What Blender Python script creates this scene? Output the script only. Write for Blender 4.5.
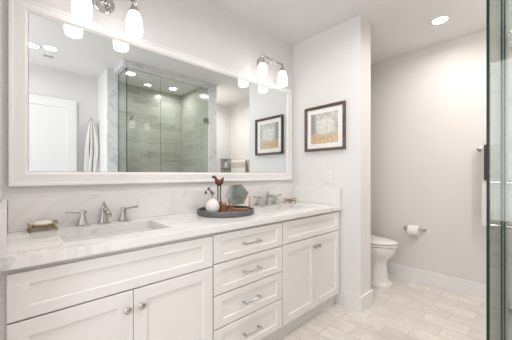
import bpy, bmesh, math, random
from mathutils import Vector, Matrix, noise
random.seed(7)
PI = math.pi
for o in list(bpy.data.objects): bpy.data.objects.remove(o)
SC = bpy.context.scene
COL = SC.collection
# ---------------------------------------------------------------- camera
cam = bpy.data.cameras.new('camera'); camo = bpy.data.objects.new('camera', cam); COL.objects.link(camo)
camo.location = (0, -1.79, 1.186)
camo.rotation_euler = (PI/2, 0, -math.radians(90-46.907))
cam.sensor_fit = 'HORIZONTAL'; cam.sensor_width = 36; cam.lens = 36*264.13/512
cam.shift_x = -0.74/512; cam.shift_y = 4.17/512
cam.clip_start = 0.01
SC.camera = camo
# ---------------------------------------------------------------- light
w = bpy.data.worlds.new('world'); SC.world = w; w.use_nodes = True
w.node_tree.nodes['Background'].inputs[0].default_value = (0.95, 0.97, 1, 1)
w.node_tree.nodes['Background'].inputs[1].default_value = 1.0
SC.view_settings.view_transform = 'Standard'; SC.view_settings.look = 'None'
SC.view_settings.gamma = 1; SC.view_settings.use_curve_mapping = False
SC.view_settings.exposure = 0.47
def area(name, loc, rot, sx, sy, power, col=(1, 1, 1), shape='RECTANGLE'):
    l = bpy.data.lights.new(name, 'AREA'); l.shape = shape; l.size = sx
    if shape == 'RECTANGLE': l.size_y = sy
    l.energy = power; l.color = col
    o = bpy.data.objects.new(name, l); COL.objects.link(o); o.location = loc; o.rotation_euler = rot
    return o
DAY_FILL = area('window_fill', (-1.27, -1.75, 1.5), (0, -PI/2, 0), 1.5, 1.3, 17, (0.97, 0.98, 1))  # fill lamp set in the added window, out of view
SHADE_EMIT = 2.1
DOWN_W = 3.6

# ---------------------------------------------------------------- materials
def newmat(name):
    m = bpy.data.materials.new(name); m.use_nodes = True
    return m, m.node_tree, m.node_tree.nodes['Principled BSDF']
def L(nt, a, b): nt.links.new(a, b)
def coords(nt, scale=(1, 1, 1), rot=(0, 0, 0), loc=(0, 0, 0)):
    tc = nt.nodes.new('ShaderNodeTexCoord'); mp = nt.nodes.new('ShaderNodeMapping')
    mp.inputs['Scale'].default_value = scale; mp.inputs['Rotation'].default_value = rot; mp.inputs['Location'].default_value = loc
    L(nt, tc.outputs['Object'], mp.inputs['Vector']); return mp.outputs['Vector']
def ntex(nt, vec, scale, detail=3, rough=.5, dist=0):
    n = nt.nodes.new('ShaderNodeTexNoise'); n.inputs['Scale'].default_value = scale
    n.inputs['Detail'].default_value = detail; n.inputs['Roughness'].default_value = rough; n.inputs['Distortion'].default_value = dist
    L(nt, vec, n.inputs['Vector']); return n.outputs['Fac']
def ramp(nt, fac, stops):
    r = nt.nodes.new('ShaderNodeValToRGB'); e = r.color_ramp.elements
    while len(e) < len(stops): e.new(.5)
    for i, (p, c) in enumerate(stops):
        e[i].position = p; e[i].color = (*c, 1) if len(c) == 3 else c
    L(nt, fac, r.inputs['Fac']); return r.outputs['Color']
def mixc(nt, f, a, b, mode='MIX'):
    m = nt.nodes.new('ShaderNodeMix'); m.data_type = 'RGBA'; m.blend_type = mode
    for s, v in ((0, f), (6, a), (7, b)):
        if hasattr(v, 'links') or hasattr(v, 'is_linked'): L(nt, v, m.inputs[s])
        else: m.inputs[s].default_value = v if s == 0 else (*v, 1)
    return m.outputs[2]
def bump(nt, b, h, strength, dist=.01):
    n = nt.nodes.new('ShaderNodeBump'); n.inputs['Strength'].default_value = strength; n.inputs['Distance'].default_value = dist
    L(nt, h, n.inputs['Height']); L(nt, n.outputs[0], b.inputs['Normal'])
def plain(name, col, rough=.5, metal=0, var=.04, nscale=8, spec=.5, bmp=0, coat=0):
    m, nt, b = newmat(name); v = coords(nt); f = ntex(nt, v, nscale)
    c = ramp(nt, f, [(.3, [x*(1-var) for x in col]), (.7, [min(1, x*(1+var)) for x in col])])
    L(nt, c, b.inputs['Base Color']); b.inputs['Roughness'].default_value = rough; b.inputs['Metallic'].default_value = metal
    b.inputs['Specular IOR Level'].default_value = spec; b.inputs['Coat Weight'].default_value = coat
    if bmp: bump(nt, b, ntex(nt, v, nscale*12), bmp)
    return m
def emis(name, col, s):
    m, nt, b = newmat(name); b.inputs['Base Color'].default_value = (.9, .9, .88, 1)
    b.inputs['Emission Color'].default_value = (*col, 1); b.inputs['Emission Strength'].default_value = s
    b.inputs['Roughness'].default_value = .4; return m
def marble(name, base, vein, scale=2.2, rough=.14, amt=.7, warm=(.80, .72, .63)):
    m, nt, b = newmat(name); v = coords(nt, (1, 1.5, 1.2), (.3, .2, .7))
    n1 = ntex(nt, v, scale, 6, .6, 1.6); n2 = ntex(nt, v, scale*1.7, 4, .55, .8)
    mask = ramp(nt, n1, [(.44, (0, 0, 0)), (.495, (1, 1, 1)), (.505, (1, 1, 1)), (.57, (0, 0, 0))])
    cl = ramp(nt, n2, [(.40, (0, 0, 0)), (.7, (1, 1, 1))])
    mm = nt.nodes.new('ShaderNodeMath'); mm.operation = 'MULTIPLY'; L(nt, mask, mm.inputs[0]); L(nt, cl, mm.inputs[1])
    ma = nt.nodes.new('ShaderNodeMath'); ma.operation = 'MULTIPLY'; L(nt, mm.outputs[0], ma.inputs[0]); ma.inputs[1].default_value = amt
    soft = ramp(nt, ntex(nt, v, scale*.6, 3), [(.35, base), (.75, [base[i]*.9+warm[i]*.1 for i in range(3)])])
    L(nt, mixc(nt, ma.outputs[0], soft, vein), b.inputs['Base Color'])
    b.inputs['Roughness'].default_value = rough; return m
def tiles(name, c1, c2, mortar, bw, bh, msize, axes='XY', rough=.3, veinc=None, off=.5, loc=(0, 0, 0), vscale=3, stretch=1):
    m, nt, b = newmat(name); v0 = coords(nt, (1, 1, 1), (0, 0, 0), loc)
    sp = nt.nodes.new('ShaderNodeSeparateXYZ'); cb = nt.nodes.new('ShaderNodeCombineXYZ'); L(nt, v0, sp.inputs[0])
    L(nt, sp.outputs[axes[0]], cb.inputs[0]); L(nt, sp.outputs[axes[1]], cb.inputs[1]); v = cb.outputs[0]
    t = nt.nodes.new('ShaderNodeTexBrick'); L(nt, v, t.inputs['Vector']); t.offset = off
    t.inputs['Color1'].default_value = (0, 0, 0, 1); t.inputs['Color2'].default_value = (1, 1, 1, 1); t.inputs['Mortar'].default_value = (.5, .5, .5, 1)
    t.inputs['Scale'].default_value = 1; t.inputs['Brick Width'].default_value = bw; t.inputs['Row Height'].default_value = bh
    t.inputs['Mortar Size'].default_value = msize; t.inputs['Mortar Smooth'].default_value = .3; t.inputs['Bias'].default_value = 0
    sh = nt.nodes.new('ShaderNodeVectorMath'); sh.operation = 'MULTIPLY_ADD'
    L(nt, t.outputs['Color'], sh.inputs[0]); sh.inputs[1].default_value = (7, 5, 3); L(nt, v, sh.inputs[2])
    st = nt.nodes.new('ShaderNodeVectorMath'); st.operation = 'MULTIPLY'; L(nt, sh.outputs[0], st.inputs[0]); st.inputs[1].default_value = (1, stretch, 1)
    n = ntex(nt, st.outputs[0], vscale, 5, .6, 1.2)
    body = mixc(nt, t.outputs['Color'], c1, c2)
    vn = ramp(nt, n, [(.42, (0, 0, 0)), (.5, (.55, .55, .55)), (.62, (0, 0, 0))])
    body = mixc(nt, vn, body, veinc or [x*.8 for x in c1])
    L(nt, mixc(nt, t.outputs['Fac'], body, mortar), b.inputs['Base Color'])
    b.inputs['Roughness'].default_value = rough
    inv = nt.nodes.new('ShaderNodeMath'); inv.operation = 'SUBTRACT'; inv.inputs[0].default_value = 1; L(nt, t.outputs['Fac'], inv.inputs[1])
    bump(nt, b, inv.outputs[0], .25, .002); return m
def glassmat(name, tint, gloss=1.0):
    m = bpy.data.materials.new(name); m.use_nodes = True; nt = m.node_tree; nt.nodes.remove(nt.nodes['Principled BSDF'])
    out = nt.nodes['Material Output']; tr = nt.nodes.new('ShaderNodeBsdfTransparent'); gl = nt.nodes.new('ShaderNodeBsdfGlossy')
    tr.inputs[0].default_value = (*tint, 1); gl.inputs['Roughness'].default_value = .01
    lw = nt.nodes.new('ShaderNodeLayerWeight'); lw.inputs[0].default_value = .5      # facing term; Schlick reflectance, the same on both sides of a sheet
    pw = nt.nodes.new('ShaderNodeMath'); pw.operation = 'POWER'; pw.inputs[1].default_value = 5; L(nt, lw.outputs['Facing'], pw.inputs[0])
    mu = nt.nodes.new('ShaderNodeMath'); mu.operation = 'MULTIPLY_ADD'; mu.inputs[1].default_value = .96*gloss; mu.inputs[2].default_value = .04*gloss; L(nt, pw.outputs[0], mu.inputs[0])
    mx = nt.nodes.new('ShaderNodeMixShader'); L(nt, mu.outputs[0], mx.inputs[0]); L(nt, tr.outputs[0], mx.inputs[1]); L(nt, gl.outputs[0], mx.inputs[2])
    L(nt, mx.outputs[0], out.inputs[0]); return m
M = {}
M['wall'] = plain('wall_paint', (.80, .780, .772), .75, var=.008, bmp=.02)
M['wallb'] = plain('warm_wall_paint', (.75, .715, .685), .75, var=.008, bmp=.02)
M['ceil'] = plain('ceiling_paint', (.82, .80, .79), .85, var=.008)
M['trim'] = plain('trim_paint', (.83, .82, .81), .4, var=.006)
M['cab'] = plain('cabinet_paint', (.83, .805, .79), .35, var=.008)
M['mframe'] = plain('mirror_frame_paint', (.90, .88, .87), .35, var=.006)
M['marble'] = marble('counter_marble', (.86, .84, .825), (.53, .52, .52))
M['marble2'] = marble('backsplash_marble', (.83, .81, .80), (.55, .55, .57), 1.6, .18, .5)
M['marblew'] = marble('shower_marble', (.80, .80, .795), (.36, .37, .40), 3.0, .2, .6)
M['floor'] = tiles('floor_tile', (.82, .765, .71), (.70, .64, .585), (.60, .55, .50), .305, .155, .0045, 'YX', .28, (.62, .57, .53), loc=(.03, .06, 0))
M['shtile'] = tiles('shower_tile', (.54, .53, .46), (.40, .40, .345), (.52, .52, .47), .6, .12, .005, 'XZ', .22, (.60, .60, .53), vscale=2.5, stretch=5)
M['shtile_side'] = tiles('shower_tile_side', (.54, .53, .46), (.40, .40, .345), (.52, .52, .47), .6, .12, .005, 'YZ', .22, (.60, .60, .53), vscale=2.5, stretch=5)
M['mirror'] = plain('mirror_silver', (.85, .895, .905), 0.0, 1, 0)
M['chrome'] = plain('polished_nickel', (.60, .585, .575), .12, 1, .02)
M['nickel'] = plain('brushed_nickel', (.52, .49, .47), .3, 1, .03)
M['brass'] = plain('aged_brass', (.42, .32, .17), .35, 1, .12, 40)
M['copper'] = plain('copper_brown', (.42, .20, .08), .35, .55, .15, 25)
M['porc'] = plain('porcelain', (.82, .80, .78), .08, var=.004, coat=.3)
M['soap'] = plain('soap', (.86, .82, .76), .45, var=.01)
M['paper'] = plain('toilet_paper', (.86, .84, .82), .9, var=.02, nscale=60, bmp=.1)
M['tray'] = plain('grey_wood', (.125, .125, .13), .55, var=.25, nscale=30)
M['wood'] = plain('brown_wood', (.25, .115, .05), .45, var=.25, nscale=18)
M['bird'] = plain('bronze_bird', (.12, .052, .02), .4, .4, .2, 30)
M['vase'] = plain('white_ceramic', (.84, .80, .78), .5, var=.02)
M['sprig'] = plain('dried_buds', (.15, .11, .11), .8, var=.3, nscale=50)
M['glass'] = glassmat('clear_glass', (.965, .98, .973))
M['edge'] = plain('green_glass_edge', (.003, .030, .024), .3, var=.1, spec=.15)
M['greenglass'] = plain('grey_green_glass', (.15, .175, .15), .10, .2, .4, 14)
M['dark'] = plain('dark_gap', (.05, .05, .05), .8)
M['shade'] = emis('frosted_glass_shade', (1, .955, .92), SHADE_EMIT)
M['lens'] = emis('light_lens', (1, .96, .91), 14)
M['towel_w'] = plain('white_cotton', (.80, .77, .74), .95, var=.03, nscale=90, bmp=.4)
M['towel_b'] = plain('brown_cotton', (.075, .048, .04), .95, var=.1, nscale=90, bmp=.4)
M['towel_beige'] = plain('beige_cotton', (.62, .54, .45), .95, var=.03, nscale=90, bmp=.4)
M['vent'] = plain('vent_grey', (.55, .54, .53), .6)
M['mat'] = plain('picture_mat', (.88, .86, .84), .8, var=.005)
# striped towel
def striped():
    m, nt, b = newmat('striped_linen'); tc = nt.nodes.new('ShaderNodeTexCoord')
    wv = nt.nodes.new('ShaderNodeTexWave'); wv.wave_type = 'BANDS'; wv.bands_direction = 'X'
    mp = nt.nodes.new('ShaderNodeMapping'); L(nt, tc.outputs['UV'], mp.inputs[0]); mp.inputs['Scale'].default_value = (1, .02, 1)
    L(nt, mp.outputs[0], wv.inputs['Vector']); wv.inputs['Scale'].default_value = 2.6; wv.inputs['Distortion'].default_value = .6
    c = ramp(nt, wv.outputs['Fac'], [(.0, (.16, .15, .15)), (.12, (.16, .15, .15)), (.2, (.78, .75, .72)), (1, (.80, .78, .75))])
    L(nt, c, b.inputs['Base Color']); b.inputs['Roughness'].default_value = .95; return m
M['striped'] = striped()
def frame_wood():
    m, nt, b = newmat('dark_frame_wood'); v = coords(nt, (1, 3, 3)); n = ntex(nt, v, 14, 5, .7, .6)
    L(nt, ramp(nt, n, [(.3, (.055, .04, .033)), (.55, (.13, .085, .06)), (.75, (.27, .19, .14))]), b.inputs['Base Color'])
    b.inputs['Roughness'].default_value = .45; return m
M['fwood'] = frame_wood()
def art():
    m, nt, b = newmat('abstract_print'); tc = nt.nodes.new('ShaderNodeTexCoord'); uv = tc.outputs['UV']
    sep = nt.nodes.new('ShaderNodeSeparateXYZ'); L(nt, uv, sep.inputs[0])
    n = ntex(nt, uv, 4.5, 6, .6, 1.2); n2 = ntex(nt, uv, 6.5, 4, .6, 1.5)
    grey = ramp(nt, n, [(.3, (.30, .29, .28)), (.5, (.60, .58, .55)), (.7, (.76, .74, .70))])
    gold = ramp(nt, n2, [(.34, (.36, .30, .25)), (.45, (.66, .38, .12)), (.56, (.70, .58, .42)), (.68, (.40, .33, .30))])
    def band(val, a, b2, stops):
        return ramp(nt, val, stops)
    vlow = ramp(nt, sep.outputs['Y'], [(.06, (.9, .9, .9)), (.26, (.75, .75, .75)), (.36, (0, 0, 0))])
    # flower silhouette: pale radial burst in the middle
    d = nt.nodes.new('ShaderNodeVectorMath'); d.operation = 'DISTANCE'; d.inputs[1].default_value = (.56, .55, 0); L(nt, uv, d.inputs[0])
    ad = nt.nodes.new('ShaderNodeMath'); ad.operation = 'MULTIPLY_ADD'; L(nt, n2, ad.inputs[0]); ad.inputs[1].default_value = .35; L(nt, d.outputs['Value'], ad.inputs[2])
    fl = ramp(nt, ad.outputs[0], [(.42, (1, 1, 1)), (.56, (0, 0, 0))])
    c = mixc(nt, fl, grey, ramp(nt, ntex(nt, uv, 7, 5, .7, 2.5), [(.36, (.46, .43, .38)), (.46, (.70, .68, .62)), (.6, (.82, .80, .76))]))
    side = ramp(nt, sep.outputs['X'], [(.10, (1, 1, 1)), (.24, (0, 0, 0))])
    c = mixc(nt, side, c, (.30, .30, .30))
    c = mixc(nt, vlow, c, gold)
    L(nt, c, b.inputs['Base Color']); b.inputs['Roughness'].default_value = .35; return m
M['art'] = art()

# ---------------------------------------------------------------- mesh helpers
def B(): return bmesh.new()
def box(bm, x0, x1, y0, y1, z0, z1, bev=0, mi=0, seg=2):
    vs = [bm.verts.new(p) for p in [(x0, y0, z0), (x1, y0, z0), (x1, y1, z0), (x0, y1, z0), (x0, y0, z1), (x1, y0, z1), (x1, y1, z1), (x0, y1, z1)]]
    fs = [bm.faces.new([vs[i] for i in q]) for q in [(0, 3, 2, 1), (4, 5, 6, 7), (0, 1, 5, 4), (1, 2, 6, 5), (2, 3, 7, 6), (3, 0, 4, 7)]]
    for f in fs: f.material_index = mi
    if bev:
        es = list({e for f in fs for e in f.edges})
        bmesh.ops.bevel(bm, geom=es, offset=bev, segments=seg, affect='EDGES', profile=.7)
    return bm
def loft(bm, rings, cap=True, closed=True):
    R = [[bm.verts.new(p) for p in r] for r in rings]; n = len(R[0])
    for a, b in zip(R, R[1:]):
        for i in range(n if closed else n-1):
            j = (i+1) % n; bm.faces.new((a[i], a[j], b[j], b[i]))
    if cap and closed:
        bm.faces.new(list(reversed(R[0]))); bm.faces.new(R[-1])
    return bm
def lathe(bm, prof, c=(0, 0, 0), axis='Z', n=28, cap=True):
    rings = []
    for r, h in prof:
        ring = []
        for i in range(n):
            a = 2*PI*i/n; u, v = r*math.cos(a), r*math.sin(a)
            p = {'Z': (u, v, h), 'Y': (u, h, v), 'X': (h, u, v)}[axis]
            ring.append((p[0]+c[0], p[1]+c[1], p[2]+c[2]))
        rings.append(ring)
    return loft(bm, rings, cap)
def tube(bm, pts, r, n=10):
    pts = [Vector(p) for p in pts]; rs = r if isinstance(r, (list, tuple)) else [r]*len(pts)
    rings = []; up = None
    for i, p in enumerate(pts):
        d = (pts[min(i+1, len(pts)-1)]-pts[max(i-1, 0)]).normalized()
        if up is None: up = Vector((0, 0, 1)) if abs(d.z) < .9 else Vector((1, 0, 0))
        s = d.cross(up).normalized(); up = s.cross(d).normalized()
        rings.append([tuple(p+(s*math.cos(2*PI*k/n)+up*math.sin(2*PI*k/n))*rs[i]) for k in range(n)])
    return loft(bm, rings)
def sphere(bm, c, r, sc=(1, 1, 1), seg=16):
    mt = Matrix.Translation(c) @ Matrix.Diagonal((r*sc[0], r*sc[1], r*sc[2], 1))
    bmesh.ops.create_uvsphere(bm, u_segments=seg, v_segments=seg//2+2, radius=1, matrix=mt); return bm
def obj(name, bm, mats, parent=None, loc=None, smooth=True):
    bmesh.ops.recalc_face_normals(bm, faces=bm.faces[:])
    me = bpy.data.meshes.new(name); bm.to_mesh(me); bm.free()
    if not isinstance(mats, (list, tuple)): mats = [mats]
    for m in mats: me.materials.append(m)
    if smooth:
        for p in me.polygons: p.use_smooth = True
        try: me.set_sharp_from_angle(angle=math.radians(32))
        except Exception: pass
    o = bpy.data.objects.new(name, me); COL.objects.link(o)
    if parent is not None: o.parent = parent
    if loc: o.location = loc
    return o
def tag(o, label, cat, group=None):
    o['label'] = label; o['category'] = cat
    if group: o['group'] = group
    return o
def thing(name, loc, label, cat, group=None, rz=0):
    o = bpy.data.objects.new(name, None); COL.objects.link(o); o.location = loc; o.rotation_euler = (0, 0, rz)
    o.empty_display_size = .05
    return tag(o, label, cat, group)
def struct(name, bm, m, smooth=False):
    o = obj(name, bm, m, smooth=smooth); o['kind'] = 'structure'; return o
def dup(o, loc, label, group=None, parent=None):
    c = o.copy(); COL.objects.link(c)
    if parent is None:
        c.location = loc; c['label'] = label
        if group: c['group'] = group
    else: c.parent = parent
    for ch in [x for x in bpy.data.objects if x.parent == o]: dup(ch, None, None, None, c)
    return c

# ================================================================= SETTING
H = 2.56; XL = -.03; XP = 2.206; XP2 = 2.40; XT = 3.304; YS = -.7425; YR = -2.55; XW = -1.3
GY = -1.686   # shower glass plane
SX0, SX1 = 1.04, 2.20
struct('floor', box(B(), XW-.12, XT+.12, YR-.12, .12, -.1, 0), M['floor'])
struct('ceiling', box(B(), XW-.12, XT+.12, YR-.12, .12, H, H+.1), M['ceil'])
struct('wall_front', box(B(), XL-.12, XT+.12, 0, .12, 0, H), M['wall'])
struct('wall_right', box(B(), XT, XT+.12, YR, 0, 0, H), M['wallb'])
struct('wall_rear', box(B(), XW-.12, XT+.12, YR-.12, YR, 0, H), M['wall'])
struct('wall_partition', box(B(), XP, XP2, YS, 0, 0, H), M['wall'])
struct('wall_left', box(B(), XW-.12, XL, YS, 0, 0, H), M['wall'])
# side wall with an unseen window, added to light the room
b = B()
box(b, XW-.12, XW, YR, -2.45, 0, H); box(b, XW-.12, XW, -1.05, YS, 0, H)
box(b, XW-.12, XW, -2.45, -1.05, 0, .7); box(b, XW-.12, XW, -2.45, -1.05, 2.3, H)
struct('wall_fill_window_side', b, M['wall'])
b = B()
for (y0, y1, z0, z1) in ((-2.45, -2.40, .7, 2.3), (-1.10, -1.05, .7, 2.3), (-2.40, -1.10, .7, .75), (-2.40, -1.10, 2.25, 2.3), (-1.77, -1.73, .75, 2.25)):
    box(b, XW-.09, XW-.03, y0, y1, z0, z1)
fill_win = struct('fill_window_1', b, M['trim'])
obj('fill_window_pane', box(B(), XW-.065, XW-.06, -2.4, -1.1, .75, 2.25), M['glass'], fill_win)
# shower walls
struct('wall_shower_left', box(B(), .92, SX0, YR, -2.045, 0, H), M['wall'])
struct('wall_shower_right', box(B(), SX1+.01, SX1+.12, YR, GY-.03, 0, H), M['wall'])
struct('trim_1', box(B(), .914, SX0+.004, -2.045, -2.033, 0, H, .002), M['marblew'])
struct('trim_2', box(B(), SX1-.002, SX1+.125, GY-.03, GY+.05, 0, H, .003), M['marblew'])
b = B(); box(b, SX0-.05, SX1-.003, GY-.05, GY+.05, 2.49, H, .004); box(b, SX0-.05, SX0+.05, -2.032, GY-.05, 2.49, H, .004)
struct('trim_3', b, M['marblew'])
b = B(); box(b, SX0-.05, SX1-.003, GY-.05, GY+.05, 0, .11, .004); box(b, SX0-.05, SX0+.05, -2.032, GY-.05, 0, .11, .004)
struct('trim_4', b, M['marblew'])
struct('wall_shower_tile', box(B(), SX0, SX1+.01, YR, YR+.012, 0, H), M['shtile'])
b = B(); box(b, SX0, SX0+.01, YR+.012, -2.045, 0, H)
struct('wall_shower_tile_left', b, M['shtile_side'])
b = B(); box(b, SX1, SX1+.01, YR+.012, GY-.03, 0, H)
struct('wall_shower_tile_right', b, M['shtile_side'])
# baseboards: board with a small cap moulding
def baseb(name, x0, x1, y0, y1, ax):
    b = B(); box(b, x0, x1, y0, y1, 0, .135, .002)
    struct(name, b, M['trim'])
baseb('baseboard_right', XT-.014, XT, YR, -.014, 'y')
baseb('baseboard_front', XP2+.014, XT-.014, -.014, 0, 'x')
baseb('baseboard_rear', SX1+.125, XT-.014, YR, YR+.014, 'x')
b = B(); box(b, XP-.014, XP2+.014, YS-.014, YS, 0, .135, .003); box(b, XP-.014, XP, YS, -.60, 0, .135, .002); box(b, XP2, XP2+.014, YS, -.014, 0, .135, .002)
struct('baseboard_partition', b, M['trim'])
# casing head on the alcove side of the partition
b = B(); box(b, XP2, XP2+.02, -.70, -.62, .135, 2.36, .002); box(b, XP2, XP2+.035, -.725, 0, 2.36, 2.42, .004)
struct('trim_5', b, M['trim'])
# rear door leaf (white, one recessed panel)
dr = thing('door_leaf', (0, 0, 0), 'white flat-panel door seen in the left end of the mirror', 'door')
del dr['label'], dr['category']; dr.name = 'door_1'; dr['kind'] = 'structure'
def panelfront(bm, x0, x1, z0, z1, yf, th=.02, m=.055, rec=.009, mb=None):
    """shaker panel: frame and recessed flat centre, front face at y=yf (facing -y), body behind"""
    s = .0035
    mb = m if mb is None else mb
    o = [(x0, z0), (x1, z0), (x1, z1), (x0, z1)]
    i = [(x0+m, z0+mb), (x1-m, z0+mb), (x1-m, z1-mb), (x0+m, z1-mb)]
    k = [(x0+m+s, z0+mb+s), (x1-m-s, z0+mb+s), (x1-m-s, z1-mb-s), (x0+m+s, z1-mb-s)]
    bb = [(x0+.0015, z0+.0015), (x1-.0015, z0+.0015), (x1-.0015, z1-.0015), (x0+.0015, z1-.0015)]
    rings = [[(x, yf+th, z) for x, z in o], [(x, yf+.0015, z) for x, z in o], [(x, yf, z) for x, z in bb], [(x, yf, z) for x, z in i], [(x, yf+rec, z) for x, z in k]]
    loft(bm, rings); return bm
b = B(); panelfront(b, -.24, .66, .01, 2.17, 0, .04, .11, .012)
o = obj('panel', b, M['trim'], dr, smooth=False); o.rotation_euler = (0, 0, PI); o.location = (.42, -2.50, 0)
b = B(); tube(b, [(-.17, -2.50, .95), (-.17, -2.44, .95), (-.05, -2.44, .95)], .009); obj('handle', b, M['nickel'], dr)
b = B()
for x0, x1, z0, z1 in ((-.36, -.27, 0, 2.27), (.69, .78, 0, 2.27), (-.27, .69, 2.19, 2.27)): box(b, x0, x1, YR, YR+.018, z0, z1, .003)

b.free()

# ================================================================= VANITY
CT = .90; CB = .86; VF = -.57; CF = -.555
marb = M['marble']
XE = XP-.003   # right end of the counter
sinkx = [(.167, .637), (1.530, 2.000)]; SY0, SY1 = -.44, -.147
def counter():
    bm = B()
    xs = [XL+.002, sinkx[0][0], sinkx[0][1], sinkx[1][0], sinkx[1][1], XE]; ys = [VF, SY0, SY1, -.003]
    for i in range(5):
        for j in range(3):
            if j == 1 and i in (1, 3): continue
            box(bm, xs[i], xs[i+1], ys[j], ys[j+1], CB, CT)
    bmesh.ops.remove_doubles(bm, verts=bm.verts[:], dist=1e-5)
    # drop interior shared faces
    seen = {}
    for f in bm.faces:
        k = tuple(round(c, 4) for c in f.calc_center_median()); seen.setdefault(k, []).append(f)
    kill = [f for fs in seen.values() if len(fs) > 1 for f in fs]
    bmesh.ops.delete(bm, geom=kill, context='FACES')
    es = [e for e in bm.edges if all(abs(v.co.y-VF) < 1e-4 for v in e.verts) and abs(e.verts[0].co.z-e.verts[1].co.z) < 1e-5]
    bmesh.ops.bevel(bm, geom=es, offset=.004, segments=2, affect='EDGES')
    return bm
tag(obj('countertop', counter(), marb, smooth=False), 'long white marble vanity countertop with two rectangular sink cutouts', 'countertop')
SPZ = 1.066
tag(obj('backsplash', box(B(), XL+.024, XE-.022, -.022, -.001, CT+.0005, SPZ, .002), M['marble2'], smooth=False), 'long low marble backsplash strip under the mirror', 'backsplash')
tag(obj('backsplash', box(B(), XE-.020, XE, -.56, -.001, CT+.0005, SPZ, .002), M['marble2'], smooth=False), 'short marble side splash against the right wall under the outlet', 'backsplash')
tag(obj('backsplash', box(B(), XL+.002, XL+.022, -.56, -.001, CT+.0005, SPZ, .002), M['marble2'], smooth=False), 'short marble side splash at the left wall, left end of the counter', 'backsplash')
# sinks
def rr(x0, x1, y0, y1, z, r, n=5):
    pts = []
    for cx, cy, a0 in ((x1-r, y1-r, 0), (x0+r, y1-r, 90), (x0+r, y0+r, 180), (x1-r, y0+r, 270)):
        for k in range(n+1):
            a = math.radians(a0+90*k/n); pts.append((cx+r*math.cos(a), cy+r*math.sin(a), z))
    return pts
def make_sink(x0, x1, label):
    t = thing('sink', ((x0+x1)/2, (SY0+SY1)/2, CB-.16), label, 'sink', 'undermount sinks in the marble counter')
    w2 = (x1-x0)/2; d2 = (SY1-SY0)/2; z = .16
    b = B()
    R = [rr(-w2-.02, w2+.02, -d2-.02, d2+.02, z-.001, .03), rr(-w2-.02, w2+.02, -d2-.02, d2+.02, z-.012, .03), rr(-w2-.006, w2+.006, -d2-.006, d2+.006, z-.014, .03),
         rr(-w2+.005, w2-.005, -d2+.005, d2-.005, .03, .04), rr(-w2+.05, w2-.05, -d2+.05, d2-.05, 0, .04)]
    I = [rr(-w2+.06, w2-.06, -d2+.06, d2-.06, .012, .04), rr(-w2+.03, w2-.03, -d2+.03, d2-.03, .02, .04), rr(-w2+.012, w2-.012, -d2+.012, d2-.012, .045, .035), rr(-w2+.002, w2-.002, -d2+.002, d2-.002, z-.01, .03), rr(-w2, w2, -d2, d2, z-.001, .03)]
    loft(b, R[::-1]+[]) if False else None
    rings = I+R
    loft(b, rings)
    obj('basin', b, M['porc'], t)
    b = B(); lathe(b, [(.0, .0135), (.012, .0145), (.021, .0145), (.023, .0125)], n=20); obj('drain', b, M['chrome'], t)
    b = B(); box(b, -.02, .02, d2-.0125, d2-.004, z-.052, z-.040, .003); obj('overflow', b, M['nickel'], t)
    return t
s1 = make_sink(*sinkx[0], 'white rectangular undermount sink at the left, nearer end of the counter')
s2 = dup(s1, ((sinkx[1][0]+sinkx[1][1])/2, (SY0+SY1)/2, CB-.16), 'white rectangular undermount sink at the right, farther end of the counter')

# ---- hardware
def make_pull(parent, x, z):
    b = B(); y = CF
    for s in (-1, 1):
        lathe(b, [(.0085, y+.0005), (.0085, y-.004), (.0055, y-.007), (.0055, y-.020), (.0075, y-.024), (.0075, y-.034), (.004, y-.038)], (x+s*.06, 0, z), 'Y', 14)
    tube(b, [(x-.073, y-.029, z), (x-.06, y-.029, z), (x, y-.031, z), (x+.06, y-.029, z), (x+.073, y-.029, z)], [.0035, .0058, .005, .0058, .0035], 10)
    return obj('pull', b, M['nickel'], parent)
def make_knob(parent, x, z):
    b = B(); y = CF
    lathe(b, [(.010, y+.0005), (.010, y-.003), (.006, y-.006), (.0055, y-.014), (.010, y-.018), (.0155, y-.022), (.0155, y-.027), (.011, y-.031), (.003, y-.033)], (x, 0, z), 'Y', 20)
    return obj('knob', b, M['nickel'], parent)
def cabinet_body(t, x0, x1):
    b = B(); box(b, x0, x1, CF+.021, -.004, .105, CB-.001 if False else .76); 
    b.free(); b = B()
    # hollow carcass: sides, bottom, back, face frame
    box(b, x0, x0+.018, CF+.041, -.004, .105, CB-.001); box(b, x1-.018, x1, CF+.041, -.004, .105, CB-.001)
    box(b, x0+.018, x1-.018, CF+.041, -.004, .105, .123); box(b, x0+.018, x1-.018, -.012, -.004, .123, CB-.001)
    box(b, x0, x0+.035, CF+.021, CF+.041, .105, CB-.001); box(b, x1-.035, x1, CF+.021, CF+.041, .105, CB-.001)
    box(b, x0+.035, x1-.035, CF+.021, CF+.041, CB-.04, CB-.001); box(b, x0+.035, x1-.035, CF+.021, CF+.041, .105, .14)
    box(b, x0+.035, x1-.035, CF+.023, CF+.041, .14, CB-.04)
    obj('body', b, M['cab'], t, smooth=False)
    b = B(); box(b, x0, x1, -.50, -.482, 0, .104)
    obj('toe_kick', b, M['cab'], t, smooth=False)
Z1 = .845; ZF = .683; ZB = .112; g = .0035
def sink_cab(x0, x1, fx0, fx1, label, xo=0, ZF=.683, Z1=.845, kz=.608):
    t = thing('vanity_cabinet', (0, 0, 0), label, 'cabinet', 'white vanity base cabinets')
    cabinet_body(t, x0, x1)
    b = B(); panelfront(b, fx0, fx1, ZF+g, Z1, CF, .019, .058, .008, .042); obj('drawer_front', b, M['cab'], t, smooth=False)
    xm = (fx0+fx1)/2+xo
    for a, c, kx in ((fx0, xm-.0015, xm-.030), (xm+.0015, fx1, xm+.030)):
        b = B(); panelfront(b, a, c, ZB, ZF-g, CF, .019, .058, .008); d = obj('door', b, M['cab'], t, smooth=False)
        make_knob(d, kx, kz)
    return t
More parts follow.
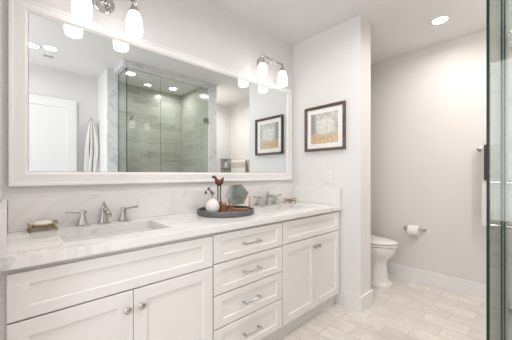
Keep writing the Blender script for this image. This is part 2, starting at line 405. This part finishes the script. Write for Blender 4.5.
def center(t, p):   # move the origin of a thing to its base without moving its parts
    t.location = p
    for c in t.children: c.location = Vector(c.location)-Vector(p)
X1, X2 = .826, 1.408
c1 = sink_cab(XL+.003, X1-.001, -.008, X1-.004, 'white two-door vanity cabinet under the left sink', -.004, .673, .841, .596)
c3 = sink_cab(X2+.001, XE-.001, X2+.005, 2.180, 'white two-door vanity cabinet under the right sink, next to the wall end', .008)
t = thing('vanity_cabinet', (0, 0, 0), 'white vanity cabinet of four stacked drawers between the two sinks', 'cabinet', 'white vanity base cabinets')
cabinet_body(t, X1+.001, X2-.001)
zs = [ZB, .312, .502, .681, Z1]
for k in range(4):
    b = B(); lo, hi = zs[k]+(g if k else 0), zs[k+1]-(g if k < 3 else 0)
    panelfront(b, X1+.004, X2-.004, lo, hi, CF, .019, .058, .008, .040); d = obj('drawer', b, M['cab'], t, smooth=False)
    make_pull(d, 1.104, (lo+hi)/2)
bpy.context.view_layer.update()
center(c1, (.39, -.28, 0)); center(c3, (1.80, -.28, 0)); center(t, (1.10, -.28, 0))

# ---- faucets
def make_faucet(label):
    t = thing('faucet', (0, 0, CT), label, 'faucet', 'three-piece bathroom faucets')
    def sq(z, h, cx=0, cy=0): h *= 1.18; return rr(cx-h, cx+h, cy-h, cy+h, z, h*.25, 2)
    b = B(); loft(b, [sq(0, .026), sq(.006, .026), sq(.009, .022), sq(.045, .0135), (sq(.075, .012)), sq(.08, .016), sq(.088, .016), sq(.092, .011), sq(.104, .010), sq(.108, .005)])
    sphere(b, (0, 0, .118), .0105, seg=12)
    sp = obj('spout', b, M['chrome'], t)
    b = B(); P = [(0, -.008, .070), (0, -.035, .086), (0, -.065, .088), (0, -.095, .078), (0, -.112, .062)]
    tube(b, P, [.011, .0115, .011, .0105, .011], 12); lathe(b, [(.012, .048), (.013, .052), (.012, .064)], (0, -.113, 0), n=14)
    obj('nozzle', b, M['chrome'], sp)
    for s in (-1, 1):
        x = s*.105
        b = B(); loft(b, [sq(0, .025, x), sq(.006, .025, x), sq(.009, .021, x), sq(.045, .0115, x), sq(.066, .010, x), sq(.070, .014, x), sq(.082, .013, x), sq(.086, .007, x)])
        hd = obj('handle', b, M['chrome'], t)
        b = B(); tube(b, [(x-s*.012, 0, .075), (x+s*.02, 0, .077), (x+s*.060, 0, .081), (x+s*.082, 0, .083)], [.0065, .006, .0068, .0075], 10); obj('lever', b, M['chrome'], hd)
    return t
f1 = make_faucet('polished nickel three-piece faucet behind the left sink, near the brass soap dish with white soap'); f1.location = (.402, -.060, CT)
f2 = dup(f1, (1.762, -.060, CT), 'polished nickel three-piece faucet behind the right sink, right of the decorative tray')
# ---- soap dishes
def make_dish(label):
    t = thing('soap_dish', (0, 0, CT), label, 'soap dish', 'brass soap dishes')
    b = B()
    loft(b, [rr(-.048, .048, -.032, .032, .022, .015), rr(-.056, .056, -.039, .039, .032, .018), rr(-.058, .058, -.041, .041, .034, .018), rr(-.053, .053, -.036, .036, .033, .016), rr(-.044, .044, -.028, .028, .026, .012)])
    for k in range(5): tube(b, [(-.045+.0225*k, -.036, .024), (-.040+.0225*k, -.040, .031), (-.034+.0225*k, -.036, .024)], .003, 6)
    obj('bowl', b, M['brass'], t)
    for sx in (-1, 1):
        b = B(); tube(b, [(sx*.056, -.042, .036), (sx*.064, -.042, .046), (sx*.068, 0, .050), (sx*.064, .042, .046), (sx*.056, .042, .036)], .0042, 8); obj('handle', b, M['brass'], t)
        for sy in (-1, 1):
            b = B(); tube(b, [(sx*.050, sy*.034, .028), (sx*.060, sy*.039, .020), (sx*.056, sy*.036, .010), (sx*.062, sy*.040, .003)], [.006, .005, .0045, .006], 8)
            sphere(b, (sx*.062, sy*.040, .0062), .0062, seg=8); obj('foot', b, M['brass'], t)
    return t
d1 = make_dish('brass soap dish on little feet with white soap, left end of the counter'); d1.location = (.122, -.075, CT); d1.rotation_euler.z = .05; d1.scale = (.87, .87, .87)
d2 = dup(d1, (2.045, -.090, CT), 'brass soap dish in the right corner of the counter beside the far faucet')
b = B(); sphere(b, (0, 0, 0), 1, (.042, .027, .015), 24); o = tag(obj('soap_bar', b, M['soap']), 'oval white bar of soap lying in the left brass dish', 'soap'); o.location = (.122, -.075, CT+.037); o.scale = (.95, .95, .95)

# ================================================================= TRAY GROUP
TX, TY, TR = 1.15, -.232, .206
b = B(); lathe(b, [(.0, 0), (TR-.008, 0), (TR, .006), (TR, .032), (TR-.004, .036), (TR-.011, .036), (TR-.014, .032), (TR-.014, .012), (.0, .012)][1:-1], n=56)
tag(obj('tray', b, M['tray'], loc=(TX, TY, CT+.0005)), 'round dark grey wooden tray with raised rim in the middle of the counter', 'tray')
TZ = CT+.0125
from mathutils import Vector as V
Rv = V((.7303, -.6831, 0)); Fv = V((.6831, .7303, 0))   # along-picture directions, used only to lay the ornaments out on the tray
def at(a, d): p = V((TX, TY, 0))+Rv*a+Fv*d; return (p.x, p.y, TZ)
# white ribbed vase
b = B(); prof = [(.022, 0), (.036, .006), (.050, .022), (.055, .042), (.051, .064), (.036, .082), (.018, .090), (.016, .097), (.020, .101), (.015, .100), (.012, .09)]
rings = []
for r, h in prof:
    r *= .84; h *= 1.08
    rings.append([((r*(1+.035*math.cos(12*a)))*math.cos(a), (r*(1+.035*math.cos(12*a)))*math.sin(a), h) for a in [2*PI*i/72 for i in range(72)]])
loft(b, rings); v = at(-.082, -.085)
tag(obj('vase', b, M['vase'], loc=v), 'small round white ribbed ceramic vase at the front left of the tray', 'vase')
# sprigs in the vase
t = thing('dried_sprig', (v[0], v[1], v[2]+.095), 'dark dried bud sprigs standing in the small white vase', 'dried flowers')
b = B(); tips = [(-.052, .03, .050), (-.034, .04, .072), (-.016, .02, .052), (-.008, .05, .04), (.0, .0, .035)]
tt = []
for a, d, h in tips:
    p = Rv*a+Fv*d; tube(b, [(0, 0, -.075), (0, 0, -.01), tuple(p*.5+V((0, 0, h*.7))), tuple(p+V((0, 0, h)))], .0012, 5); tt.append(p+V((0, 0, h)))
obj('stem', b, M['sprig'], t)
for p in tt[:4]:
    b = B()
    for k in range(6):
        q = p+V((random.uniform(-.007, .007), random.uniform(-.007, .007), random.uniform(-.006, .008))); sphere(b, q, .0062, seg=8)
    obj('bud', b, M['sprig'], t)
# wooden box
def obox(bm, a0, a1, d0, d1, z0, z1, bev=.002):
    base = len(bm.verts); tmp = B(); box(tmp, a0, a1, d0, d1, z0, z1, bev)
    for vv in tmp.verts: vv.co = Rv*vv.co.x+Fv*vv.co.y+V((0, 0, vv.co.z))
    me = bpy.data.meshes.new('tmp'); tmp.to_mesh(me); tmp.free(); bm.from_mesh(me); bpy.data.meshes.remove(me)
    return bm
c0 = at(-.056, .02)
t = thing('decorative_box', c0, 'low brown wooden box on the tray under the bird figurine', 'box')
b = B(); obox(b, -.068, .056, -.035, .035, 0, .050, .003); obj('base', b, M['wood'], t)
b = B(); obox(b, -.070, .058, -.038, .038, .0505, .062, .003); obj('lid', b, M['copper'], t)
# bird on legs
bz = c0[2]+.0625
t = thing('bird_figurine', (c0[0], c0[1], bz), 'brown bronze long-legged bird figurine standing on the wooden box', 'figurine')
def RF(a, d, z): p = Rv*a+Fv*d; return (p.x, p.y, z)
b = B()
# body with neck and head, one continuous surface
tube(b, [RF(.036, 0, .180), RF(.030, 0, .165), RF(.021, 0, .149), RF(.006, 0, .137), RF(-.008, 0, .143), RF(-.017, 0, .160), RF(-.024, 0, .175), RF(-.032, 0, .182), RF(-.041, 0, .180), RF(-.052, 0, .173)],
     [.003, .009, .018, .025, .022, .013, .010, .012, .010, .002], 14)
for vv in b.verts: vv.co.z += .009
obj('body', b, M['bird'], t)
for a in (-.006, .015):
    b = B(); tube(b, [RF(a, 0, .130), RF(a*.8, .003, .065), RF(a*1.1, 0, .004)], [.0055, .0042, .0042], 8); obj('leg', b, M['bird'], t)
b = B(); obox(b, -.026, .026, -.018, .018, 0, .005, .001); obj('plinth', b, M['bird'], t)
# hexagonal mirror ornament on a stand
cm = at(.078, .02)
t = thing('hexagonal_mirror', cm, 'hexagonal grey-green glass tabletop mirror with copper edge on a wooden stand', 'mirror')
R6 = .086; zc = .124
def hexring(r, d, tilt=.16, ph=8):
    out = []
    for k in range(6):
        a = math.radians(60*k+ph); x = r*math.cos(a); z = r*math.sin(a)*.98
        out.append(RF(x, d+tilt*z, zc+z))
    return out
b = B(); loft(b, [hexring(R6-.003, -.003), hexring(R6-.003, .003)]); obj('glass', b, M['greenglass'], t, smooth=False)
b = B(); rg = [hexring(R6-.002, -.006), hexring(R6+.002, -.006), hexring(R6+.002, .006), hexring(R6-.002, .006)]
VV = [[b.verts.new(p) for p in r] for r in rg]
for q in range(4):
    A, C2 = VV[q], VV[(q+1) % 4]
    for i in range(6): b.faces.new((A[i], A[(i+1) % 6], C2[(i+1) % 6], C2[i]))
obj('frame', b, M['copper'], t, smooth=False)
b = B(); obox(b, -.055, .084, -.03, .03, 0, .022, .002); obj('stand_base', b, M['wood'], t)
for s in (-.52, 1):
    b = B(); obox(b, s*.092-.005, s*.092+.005, -.010, .010, .0, .112 if s > 0 else .05, .0015); obj('post', b, M['copper'], t)
b = B(); tube(b, [RF(-.058, -.014, .082), RF(-.050, -.018, .045), RF(-.020, -.02, .018)], .007, 8); obj('brace', b, M['copper'], t)
# brown wooden beads lying on the tray
cb = at(.03, -.075)
t = thing('bead_garland', cb, 'string of brown wooden beads lying on the tray before the hexagonal mirror', 'beads')
b = B(); n = 26
for k in range(n):
    a = -.055+.13*k/(n-1); d = .018*math.sin(k*.75)
    sphere(b, RF(a, d, .0065), .0064, seg=8)
obj('bead', b, M['wood'], t)['kind'] = 'stuff'

# ================================================================= MIRROR
MX0, MX1, MZ0, MZ1 = -.006, 2.150, 1.124, 2.068
fw = .076
t = thing('wall_mirror', ((MX0+MX1)/2, -.005, MZ0), 'long wall mirror in a wide white painted frame above the double vanity', 'mirror')
ox, oz = (MX0+MX1)/2, MZ0
def fring(i, y):
    k = i*.80   # the top member is a little narrower
    return [(MX0+i-ox, y, MZ0+i-oz), (MX1-i-ox, y, MZ0+i-oz), (MX1-i-ox, y, MZ1-k-oz), (MX0+i-ox, y, MZ1-k-oz)]
b = B()
rg = [fring(0, .004), fring(0, -.020), fring(.004, -.025), fring(.016, -.025), fring(.019, -.021), fring(.024, -.021), fring(fw-.014, -.024), fring(fw-.008, -.018), fring(fw-.001, -.016), fring(fw, -.006), fring(fw, .004)]
VV = [[b.verts.new(p) for p in r] for r in rg]
for q in range(len(rg)):
    A, C2 = VV[q], VV[(q+1) % len(rg)]
    for i in range(4): b.faces.new((A[i], A[(i+1) % 4], C2[(i+1) % 4], C2[i]))
obj('frame', b, M['mframe'], t, smooth=False)
b = B(); box(b, MX0+fw-ox+.0005, MX1-fw-ox-.0005, -.014, .002, MZ0+fw-oz+.0005, MZ1-fw*.8-oz-.0005); obj('mirror_glass', b, M['mirror'], t, smooth=False)

# ================================================================= VANITY SCONCES
def make_sconce(label):
    t = thing('vanity_light', (0, -.0005, 2.215), label, 'wall light', 'two-shade vanity lights over the mirror')
    b = B(); lathe(b, [(.062, 0), (.062, -.006), (.056, -.010), (.052, -.010), (.048, -.016), (.040, -.018), (.034, -.026), (.020, -.030), (.014, -.036)], axis='Y', n=32); obj('backplate', b, M['chrome'], t)
    b = B(); tube(b, [(0, -.03, 0), (0, -.09, -.004), (0, -.14, 0)], .009, 12); sphere(b, (0, -.153, 0), .016, seg=14)
    tube(b, [(.0, -.153, -.002), (.02, -.150, -.022), (.045, -.150, -.024), (.058, -.150, -.010), (.048, -.150, -.002)], .004, 8)
    tube(b, [(.0, -.153, -.002), (-.02, -.150, -.022), (-.045, -.150, -.024), (-.058, -.150, -.010), (-.048, -.150, -.002)], .004, 8); obj('arm', b, M['chrome'], t)
    b = B(); tube(b, [(-.139, -.147, 0), (-.131, -.147, 0), (0, -.147, 0), (.131, -.147, 0), (.139, -.147, 0)], [.007, .0095, .0095, .0095, .007], 12); obj('crossbar', b, M['chrome'], t)
    for s in (-1, 1):
        x = s*.131
        b = B(); lathe(b, [(.006, .014), (.010, .010), (.010, -.012), (.015, -.018), (.013, -.030), (.021, -.040), (.026, -.052), (.028, -.068), (.024, -.070)], (x, -.147, 0), n=20); h = obj('shade_holder', b, M['chrome'], t)
        b = B(); lathe(b, [(.022, -.064), (.030, -.074), (.038, -.094), (.0435, -.120), (.0465, -.148), (.0465, -.175), (.0435, -.197), (.0405, -.198), (.0435, -.175), (.0435, -.148), (.0405, -.120), (.035, -.094), (.027, -.076), (.020, -.067)], (x, -.147, 0), n=28); obj('lamp_shade', b, M['shade'], t)
        b = B(); sphere(b, (x, -.147, -.11), .028, (1, 1, 1.25), 14); lathe(b, [(.012, -.055), (.014, -.085)], (x, -.147, 0), n=12); obj('bulb', b, M['shade'], t)
    return t
l1 = make_sconce('two-shade chrome vanity light over the near left end of the mirror'); l1.location.x = .41
l2 = dup(l1, (1.735, -.0005, 2.215), 'two-shade chrome vanity light over the far right end of the mirror')

# ================================================================= ART, OUTLET
PY0, PY1, PZ0, PZ1 = -.606, -.170, 1.412, 1.843
t = thing('framed_picture', (XP, (PY0+PY1)/2, PZ0), 'square abstract print, grey over gold, in a white mat and dark wood frame', 'picture')
yc = (PY0+PY1)/2
def pr2(i, x): return [(x, PY0+i-yc, i), (x, PY1-i-yc, i), (x, PY1-i-yc, PZ1-PZ0-i), (x, PY0+i-yc, PZ1-PZ0-i)]
b = B(); rg = [pr2(0, -.001), pr2(0, -.030), pr2(.006, -.034), pr2(.016, -.030), pr2(.024, -.022), pr2(.024, -.001)]
VV = [[b.verts.new(p) for p in r] for r in rg]
for q in range(len(rg)):
    A, C2 = VV[q], VV[(q+1) % len(rg)]
    for i in range(4): b.faces.new((A[i], A[(i+1) % 4], C2[(i+1) % 4], C2[i]))
obj('frame', b, M['fwood'], t, smooth=False)
b = B(); box(b, -.012, -.002, PY0+.0245-yc, PY1-.0245-yc, .0245, PZ1-PZ0-.0245); obj('mat_board', b, M['mat'], t, smooth=False)
b = B(); q = [b.verts.new(p) for p in ((-.0135, .150, .070), (-.0135, -.146, .070), (-.0135, -.146, .362), (-.0135, .150, .362))]
f = b.faces.new(q); uvl = b.loops.layers.uv.new('UVMap')
for lp, uv in zip(f.loops, ((0, 0), (1, 0), (1, 1), (0, 1))): lp[uvl].uv = uv
ex = bmesh.ops.extrude_face_region(b, geom=[f]); bmesh.ops.translate(b, verts=[v2 for v2 in ex['geom'] if isinstance(v2, bmesh.types.BMVert)], vec=(.0012, 0, 0))
obj('print', b, M['art'], t, smooth=False)
t = thing('power_outlet', (XP, -.437, 1.10), 'white power outlet cover plate above the side splash under the picture', 'outlet')
b = B(); box(b, -.006, -.0005, -.036, .036, 0, .115, .002); obj('cover_plate', b, M['trim'], t)
for z in (.034, .081):
    b = B(); loft(b, [[(-.0058, y, z2) for y, _, z2 in [(p[0], 0, p[1]+z) for p in rr(-.017, .017, -.015, .015, 0, .010)]], [(-.0085, p[0], p[1]+z) for p in rr(-.017, .017, -.015, .015, 0, .010)]]); k = obj('socket', b, M['trim'], t)
    b = B()
    for y in (-.006, .006): box(b, -.0092, -.0086, y-.001, y+.001, z-.004, z+.006)
    obj('slot', b, M['dark'], k)

# ================================================================= TOILET
def egg(a, bf, bb, z, yc, n=36, p=2.2):
    """half-width a, front reach bf (towards -y), back reach bb"""
    out = []
    for i in range(n):
        th = 2*PI*i/n; c, s = math.cos(th), math.sin(th)
        x = a*math.copysign(abs(c)**(2/p), c); y = math.copysign(abs(s)**(2/p), s); y = y*(bb if y > 0 else bf)
        out.append((x, yc+y, z))
    return out
t = thing('toilet', (2.905, -.40, 0), 'white floor-standing toilet with closed lid behind the partition wall', 'toilet')
b = B(); yb = 0
loft(b, [egg(.140, .335, .22, 0, yb, p=4), egg(.140, .335, .22, .035, yb, p=4), egg(.128, .312, .21, .05, yb, p=4), egg(.122, .298, .20, .065, yb, p=3.6), egg(.118, .285, .20, .17, yb, p=3.2), egg(.118, .285, .20, .235, yb, p=2.8),
         egg(.140, .305, .21, .285, yb, p=2.3), egg(.172, .350, .22, .33, yb, p=2.1), egg(.186, .378, .22, .37, yb, p=2.1), egg(.188, .385, .22, .42, yb, p=2.1), egg(.180, .375, .215, .43, yb, p=2.1)])
obj('bowl', b, M['porc'], t)
b = B(); loft(b, [egg(.176, .378, .13, .4315, yb, p=2.1), egg(.190, .397, .135, .437, yb, p=2.1), egg(.190, .397, .135, .450, yb, p=2.1), egg(.182, .388, .13, .455, yb, p=2.1)]); obj('seat', b, M['porc'], t)
b = B(); loft(b, [egg(.180, .384, .13, .4575, yb, p=2.1), egg(.192, .400, .135, .464, yb, p=2.1), egg(.190, .397, .135, .477, yb, p=2.1), egg(.165, .365, .115, .487, yb, p=2.1), egg(.09, .20, .06, .492, yb, p=2)]); obj('lid', b, M['porc'], t)
b = B(); loft(b, [rr(-.19, .19, .17, .35, .432, .04), rr(-.21, .21, .16, .36, .50, .04), rr(-.215, .215, .155, .36, .74, .04)]); k = obj('tank', b, M['porc'], t)
b = B(); loft(b, [rr(-.225, .225, .145, .365, .7405, .045), rr(-.225, .225, .145, .365, .765, .045), rr(-.21, .21, .16, .35, .772, .04)]); obj('tank_lid', b, M['porc'], t)
b = B(); lathe(b, [(.012, .155), (.012, .140), (.006, .138)], (-.15, 0, .68), 'Y', 12); tube(b, [(-.15, .135, .68), (-.11, .132, .672)], .006, 8); obj('flush_lever', b, M['chrome'], k)

# ================================================================= PAPER HOLDER
t = thing('toilet_paper_holder', (XT, -.843, .580), 'brushed nickel toilet paper holder on the alcove wall', 'paper holder')
for s in (-1, 1):
    b = B(); y = s*.088
    lathe(b, [(.023, 0), (.023, -.005), (.016, -.009), (.009, -.014), (.009, -.048), (.012, -.052), (.012, -.066), (.007, -.070)], (0, y, 0), 'X', 18); obj('post', b, M['nickel'], t)
b = B(); tube(b, [(-.058, -.08, 0), (-.058, .08, 0)], .006, 10); obj('roller', b, M['nickel'], t)
b = B(); n = 32
def circ(r, y): return [(r*math.cos(2*PI*k/n), y, r*math.sin(2*PI*k/n)) for k in range(n)]
rg = [circ(.018, -.050), circ(.052, -.050), circ(.054, -.047), circ(.054, .047), circ(.052, .050), circ(.018, .050)]
VV = [[b.verts.new(p) for p in r] for r in rg]
for q in range(len(rg)):
    A, C2 = VV[q], VV[(q+1) % len(rg)]
    for i in range(n): b.faces.new((A[i], A[(i+1) % n], C2[(i+1) % n], C2[i]))
tag(obj('toilet_paper', b, M['paper'], loc=(XT-.062, -.848, .568)), 'white roll of toilet paper on the nickel wall holder', 'toilet paper')

# ================================================================= TOWEL BARS (alcove wall)
def make_bar(y0, y1, z, label):
    t = thing('towel_bar', (XT, (y0+y1)/2, z), label, 'towel bar', 'towel bars on the alcove wall')
    h = abs(y1-y0)/2
    for s in (-1, 1):
        b = B(); lathe(b, [(.024, 0), (.024, -.005), (.015, -.010), (.009, -.016), (.009, -.058), (.013, -.062), (.013, -.078), (.006, -.082)], (0, s*h, 0), 'X', 18); obj('post', b, M['nickel'], t)
    b = B(); tube(b, [(-.07, -h, 0), (-.07, h, 0)], .008, 10); obj('rail', b, M['nickel'], t)
    return t
def drape(name, xc, y0, y1, ztop, zf, zb, th, mats, label, bands=()):
    """towel folded over a rail running along y: one closed folded sheet with gentle ripples"""
    b = B(); pth = []
    r = .012
    for k in range(13): pth.append((-r-.002, zf+(ztop-zf)*k/12.))
    for k in range(1, 6): a = PI-PI*k/6; pth.append((r*math.cos(a), ztop+r*math.sin(a)))
    for k in range(13): pth.append((r+.002, ztop+(zb-ztop)*k/12.))
    ny = 14; outer = []; inner = []
    for x, z in pth:
        fall = min(1, (ztop-z)/.25) if z < ztop else 0
        ro, ri = [], []
        for j in range(ny+1):
            y = y0+(y1-y0)*j/ny; wv = .006*fall*math.sin(j*1.3+.5)*(-1 if x < 0 else 0)
            ln = math.hypot(x, max(0, z-ztop)) or 1; nx = (x/ln if z >= ztop else math.copysign(1, x)); nz = ((z-ztop)/ln if z >= ztop else 0)
            ro.append((xc+x+wv+nx*th, y, z+nz*th)); ri.append((xc+x+wv, y, z))
        outer.append(ro); inner.append(ri)
    VO = [[b.verts.new(p) for p in r2] for r2 in outer]; VI = [[b.verts.new(p) for p in r2] for r2 in inner]
    for A in (VO, VI):
        for i in range(len(A)-1):
            for j in range(ny):
                f = b.faces.new((A[i][j], A[i][j+1], A[i+1][j+1], A[i+1][j]))
                zz = (A[i][j].co.z+A[i+1][j].co.z)/2
                for z0, z1, mi in bands:
                    if z0 < zz < z1 and i < 13: f.material_index = mi
    for i in range(len(VO)-1):
        for j in (0, ny): b.faces.new((VO[i][j], VO[i+1][j], VI[i+1][j], VI[i][j]))
    for i in (0, len(VO)-1):
        for j in range(ny): b.faces.new((VO[i][j], VO[i][j+1], VI[i][j+1], VI[i][j]))
    return tag(obj(name, b, mats), label, 'towel')
make_bar(-1.404, -1.86, 1.425, 'nickel towel bar on the alcove wall next to the shower glass')
drape('bath_towel', XT-.07, -1.85, -1.424, 1.425, .70, .95, .008, M['towel_w'], 'long white bath towel hanging below a brown one by the shower glass')
drape('hand_towel', XT-.07, -1.84, -1.442, 1.434, 1.13, 1.24, .006, M['towel_b'], 'short dark brown towel folded over the white towel by the shower glass')
bpy.data.objects['hand_towel'].data.transform(Matrix.Identity(4))
# widen the brown towel so that it wraps around the white one
for vv in bpy.data.objects['hand_towel'].data.vertices:
    dx = vv.co.x-(XT-.07); vv.co.x = (XT-.07)+dx+math.copysign(.019, dx) if abs(dx) > .001 else vv.co.x
    if vv.co.z > 1.434: vv.co.z += .010
make_bar(-1.99, -2.44, 1.44, 'nickel towel bar at the far end of the alcove wall, seen in the mirror')
drape('hand_towel', XT-.07, -2.43, -2.0, 1.44, 1.12, 1.16, .008, [M['towel_beige'], M['towel_w']], 'beige hand towel with white bands on the far towel bar, in the mirror', ((1.415, 1.6, 1), (1.20, 1.30, 1)))
# small glass shelf
t = thing('glass_shelf', (3.13, YR, 1.27), 'small two-tier green glass shelf on the rear wall, seen in the mirror', 'shelf')
for z in (.02, .205):
    b = B(); box(b, -.09, .09, .004, .12, z, z+.008, .002); obj('shelf_board', b, M['greenglass'], t)
for x in (-.08, .08):
    b = B(); tube(b, [(x, .008, 0), (x, .008, .235)], .006, 8); tube(b, [(x, .11, 0), (x, .11, .235)], .006, 8); obj('post', b, M['chrome'], t)
b = B(); lathe(b, [(.03, 0), (.036, .01), (.036, .09), (.022, .11), (.02, .125)], n=18); tag(obj('jar', b, M['vase'], loc=(3.13, YR+.062, 1.3005)), 'white jar on the lower tier of the small glass shelf', 'jar')

# ================================================================= HANGING TOWEL (by the rear door)
t = thing('wall_hook', (.83, YR, 1.93), 'nickel wall hook between the rear door and the shower', 'hook')
b = B(); lathe(b, [(.024, 0), (.024, .005), (.012, .010)], axis='Y', n=18); tube(b, [(0, .005, 0), (0, .05, -.006), (0, .065, .01), (0, .068, .028)], .0065, 8); sphere(b, (0, .068, .032), .009, seg=10); obj('hook', b, M['nickel'], t)
b = B(); n = 64; rings = []; uvs = []
for k in range(19):
    f = k/18; z = 1.925-.88*f; wd = .022+.055*min(1, f*2.2)**.6; dp = .016+.026*min(1, f*2.5)**.6
    ring = []
    for i in range(n):
        a = 2*PI*i/n; fold = 1+.28*min(1, f*3)*math.sin(a*7+1.3*math.sin(f*4))+.08*math.sin(a*13+f*5)
        ring.append((.835+.015*f*math.sin(f*5)+wd*fold*math.cos(a), YR+.070+dp*fold*math.sin(a)*.9, z+.012*math.sin(a*3)*f))
    rings.append(ring)
loft(b, rings)
uvl = b.loops.layers.uv.new('UVMap'); b.verts.ensure_lookup_table(); b.verts.index_update()
for fc in b.faces:
    idx = [lp.vert.index for lp in fc.loops]
    for lp in fc.loops:
        i = lp.vert.index % n; u = i/n
        if max(ix % n for ix in idx)-min(ix % n for ix in idx) > n/2 and i < n/2: u += 1
        lp[uvl].uv = (u, (lp.vert.index//n)/18)
tag(obj('bath_towel', b, M['striped']), 'white towel with dark stripes hanging bunched on a hook, seen in the mirror', 'towel')

# ================================================================= SHOWER
def pane(bm, x0, x1, y0, y1, z0, z1, thin):
    vs = len(bm.faces); box(bm, x0, x1, y0, y1, z0, z1)
    for f in bm.faces:
        n = f.normal if f.normal.length else None
        f.normal_update(); big = abs(f.normal.y) > .9 if thin == 'y' else abs(f.normal.x) > .9
        f.material_index = 0 if big else 1
    return bm
G = [M['glass'], M['edge']]; SEAM = 1.47; ZG0, ZG1 = .112, 2.488
t = thing('shower_glass_panel', (SX0, GY, ZG0), 'clear fixed glass panel at the front left of the shower, dark green edge', 'glass panel')
obj('pane', pane(B(), 0, SEAM-SX0-.002, -.0035, .0035, 0, ZG1-ZG0, 'y'), G, t, smooth=False)
t = thing('shower_glass_panel', (SX0+.005, GY-.0045, ZG0), 'clear glass return panel on the left side of the shower, by the marble wall end', 'glass panel')
obj('pane', pane(B(), -.005, .005, -2.031-GY+.0045, 0, 0, ZG1-ZG0, 'x'), G, t, smooth=False)
AJ = math.radians(.6)   # not quite closed: the door's free edge stands a few millimetres inwards
t = thing('shower_door', (SX1-(SX1-SEAM)*math.cos(AJ), GY-(SX1-SEAM)*math.sin(AJ), ZG0), 'clear hinged glass shower door with a nickel pull handle', 'shower door', rz=AJ)
obj('pane', pane(B(), .002, SX1-SEAM-.006, -.0035, .0035, .008, ZG1-ZG0-.006, 'y'), G, t, smooth=False)
for z in (.24, 1.88):
    b = B(); box(b, SX1-SEAM-.060, SX1-SEAM-.008, .0055, .016, z-.04, z+.04, .002); box(b, SX1-SEAM-.060, SX1-SEAM-.008, -.016, -.0055, z-.04, z+.04, .002)
    box(b, SX1-SEAM-.010, SX1-SEAM-.0025, -.03, .03, z-.045, z+.045, .001); obj('hinge', b, M['chrome'], t)
hz0, hz1 = .965-ZG0, 1.15-ZG0
b = B(); hx = .06
for s in (-1, 1):
    for z in (hz0, hz1):
        lathe(b, [(.012, s*.0055), (.012, s*.010), (.0075, s*.013), (.0075, s*.042)], (hx, 0, z), 'Y', 12)
    tube(b, [(hx, s*.045, hz0-.02), (hx, s*.045, hz0), (hx, s*.045, hz1), (hx, s*.045, hz1+.02)], .0085, 12)
obj('handle', b, M['chrome'], t)
t = thing('shower_head', (SX0+.0105, -2.25, 2.06), 'round chrome shower head on an angled arm inside the glass shower', 'shower head')
b = B(); lathe(b, [(.028, 0), (.028, .004), (.012, .010)], axis='X', n=18); tube(b, [(.004, 0, 0), (.06, 0, .015), (.19, 0, .005), (.23, 0, -.03)], .009, 10); obj('arm', b, M['nickel'], t)
b = B(); lathe(b, [(.012, .03), (.018, .012), (.060, -.004), (.068, -.014), (.064, -.020)], n=24)
for vv in b.verts: vv.co = Matrix.Rotation(-.75, 4, 'Y') @ vv.co+V((.245, 0, -.045))
obj('head', b, M['nickel'], t)

# ================================================================= CEILING LIGHTS, VENT
def make_down(r, label):
    t = thing('recessed_light', (0, 0, H), label, 'ceiling light', 'round recessed ceiling lights')
    n = 32; b = B()
    def cr(q, z): return [(q*math.cos(2*PI*k/n), q*math.sin(2*PI*k/n), z) for k in range(n)]
    rg = [cr(r+.012, -.0005), cr(r+.012, -.004), cr(r+.002, -.007), cr(r-.002, -.0045), cr(r-.002, -.0005)]
    VV = [[b.verts.new(p) for p in q] for q in rg]
    for q in range(len(rg)):
        A, C2 = VV[q], VV[(q+1) % len(rg)]
        for i in range(n): b.faces.new((A[i], A[(i+1) % n], C2[(i+1) % n], C2[i]))
    obj('trim_ring', b, M['trim'], t)
    b = B(); lathe(b, [(r-.0025, -.0008), (r-.0025, -.003), (r*.6, -.0045), (r*.1, -.005)], n=n); obj('lens', b, M['lens'], t)
    l = bpy.data.lights.new('downlight', 'AREA'); l.shape = 'DISK'; l.size = r*1.7; l.energy = DOWN_W; l.spread = math.radians(165); l.color = (1, .965, .935)
    lo = bpy.data.objects.new('downlight', l); COL.objects.link(lo); lo.parent = t; lo.location = (0, 0, -.0085)
    return t
p = make_down(.058, 'round recessed ceiling light over the toilet alcove'); p.location = (2.80, -1.187, H)
for x, y, lab in ((.324, -1.88, 'recessed ceiling light before the rear door, right one of the pair in the mirror'),
                  (.175, -1.93, 'recessed ceiling light before the rear door, left one of the pair in the mirror'),
                  (1.204, -2.05, 'recessed ceiling light inside the shower near its left glass panel'),
                  (1.913, -2.256, 'recessed ceiling light inside the shower near its hinged door')):
    q = dup(p, (x, y, H), lab) 
    for ch in q.children:                                   # these fittings burn dimmer than the one over the alcove
        if ch.type == 'LIGHT': ch.data = ch.data.copy(); ch.data.energy = 0.8 if y > -2 else 2.2
for x, y, e, lab in ((1.55, -1.02, 4.6, 'added recessed fill light over the aisle in front of the drawer stack'),
                     (.60, -1.06, 3.6, 'added recessed fill light over the aisle in front of the left sink'),
                     (2.48, -2.10, 7.5, 'added recessed fill light hidden behind the right shower wall')):
    q = dup(p, (x, y, H), lab)  # unseen fittings, added to brighten the aisle and the alcove wall
    for ch in q.children:
        if ch.type == 'LIGHT': ch.data = ch.data.copy(); ch.data.energy = e
b = B(); box(b, -.05, .05, -.028, .028, -.006, -.0005, .002)
for k in range(3): box(b, -.04, .04, -.022+.018*k, -.014+.018*k, -.010, -.006)
tag(obj('ceiling_vent', b, M['vent'], loc=(.33, -2.15, H)), 'small grey ceiling vent behind the pair of recessed lights in the mirror', 'vent')
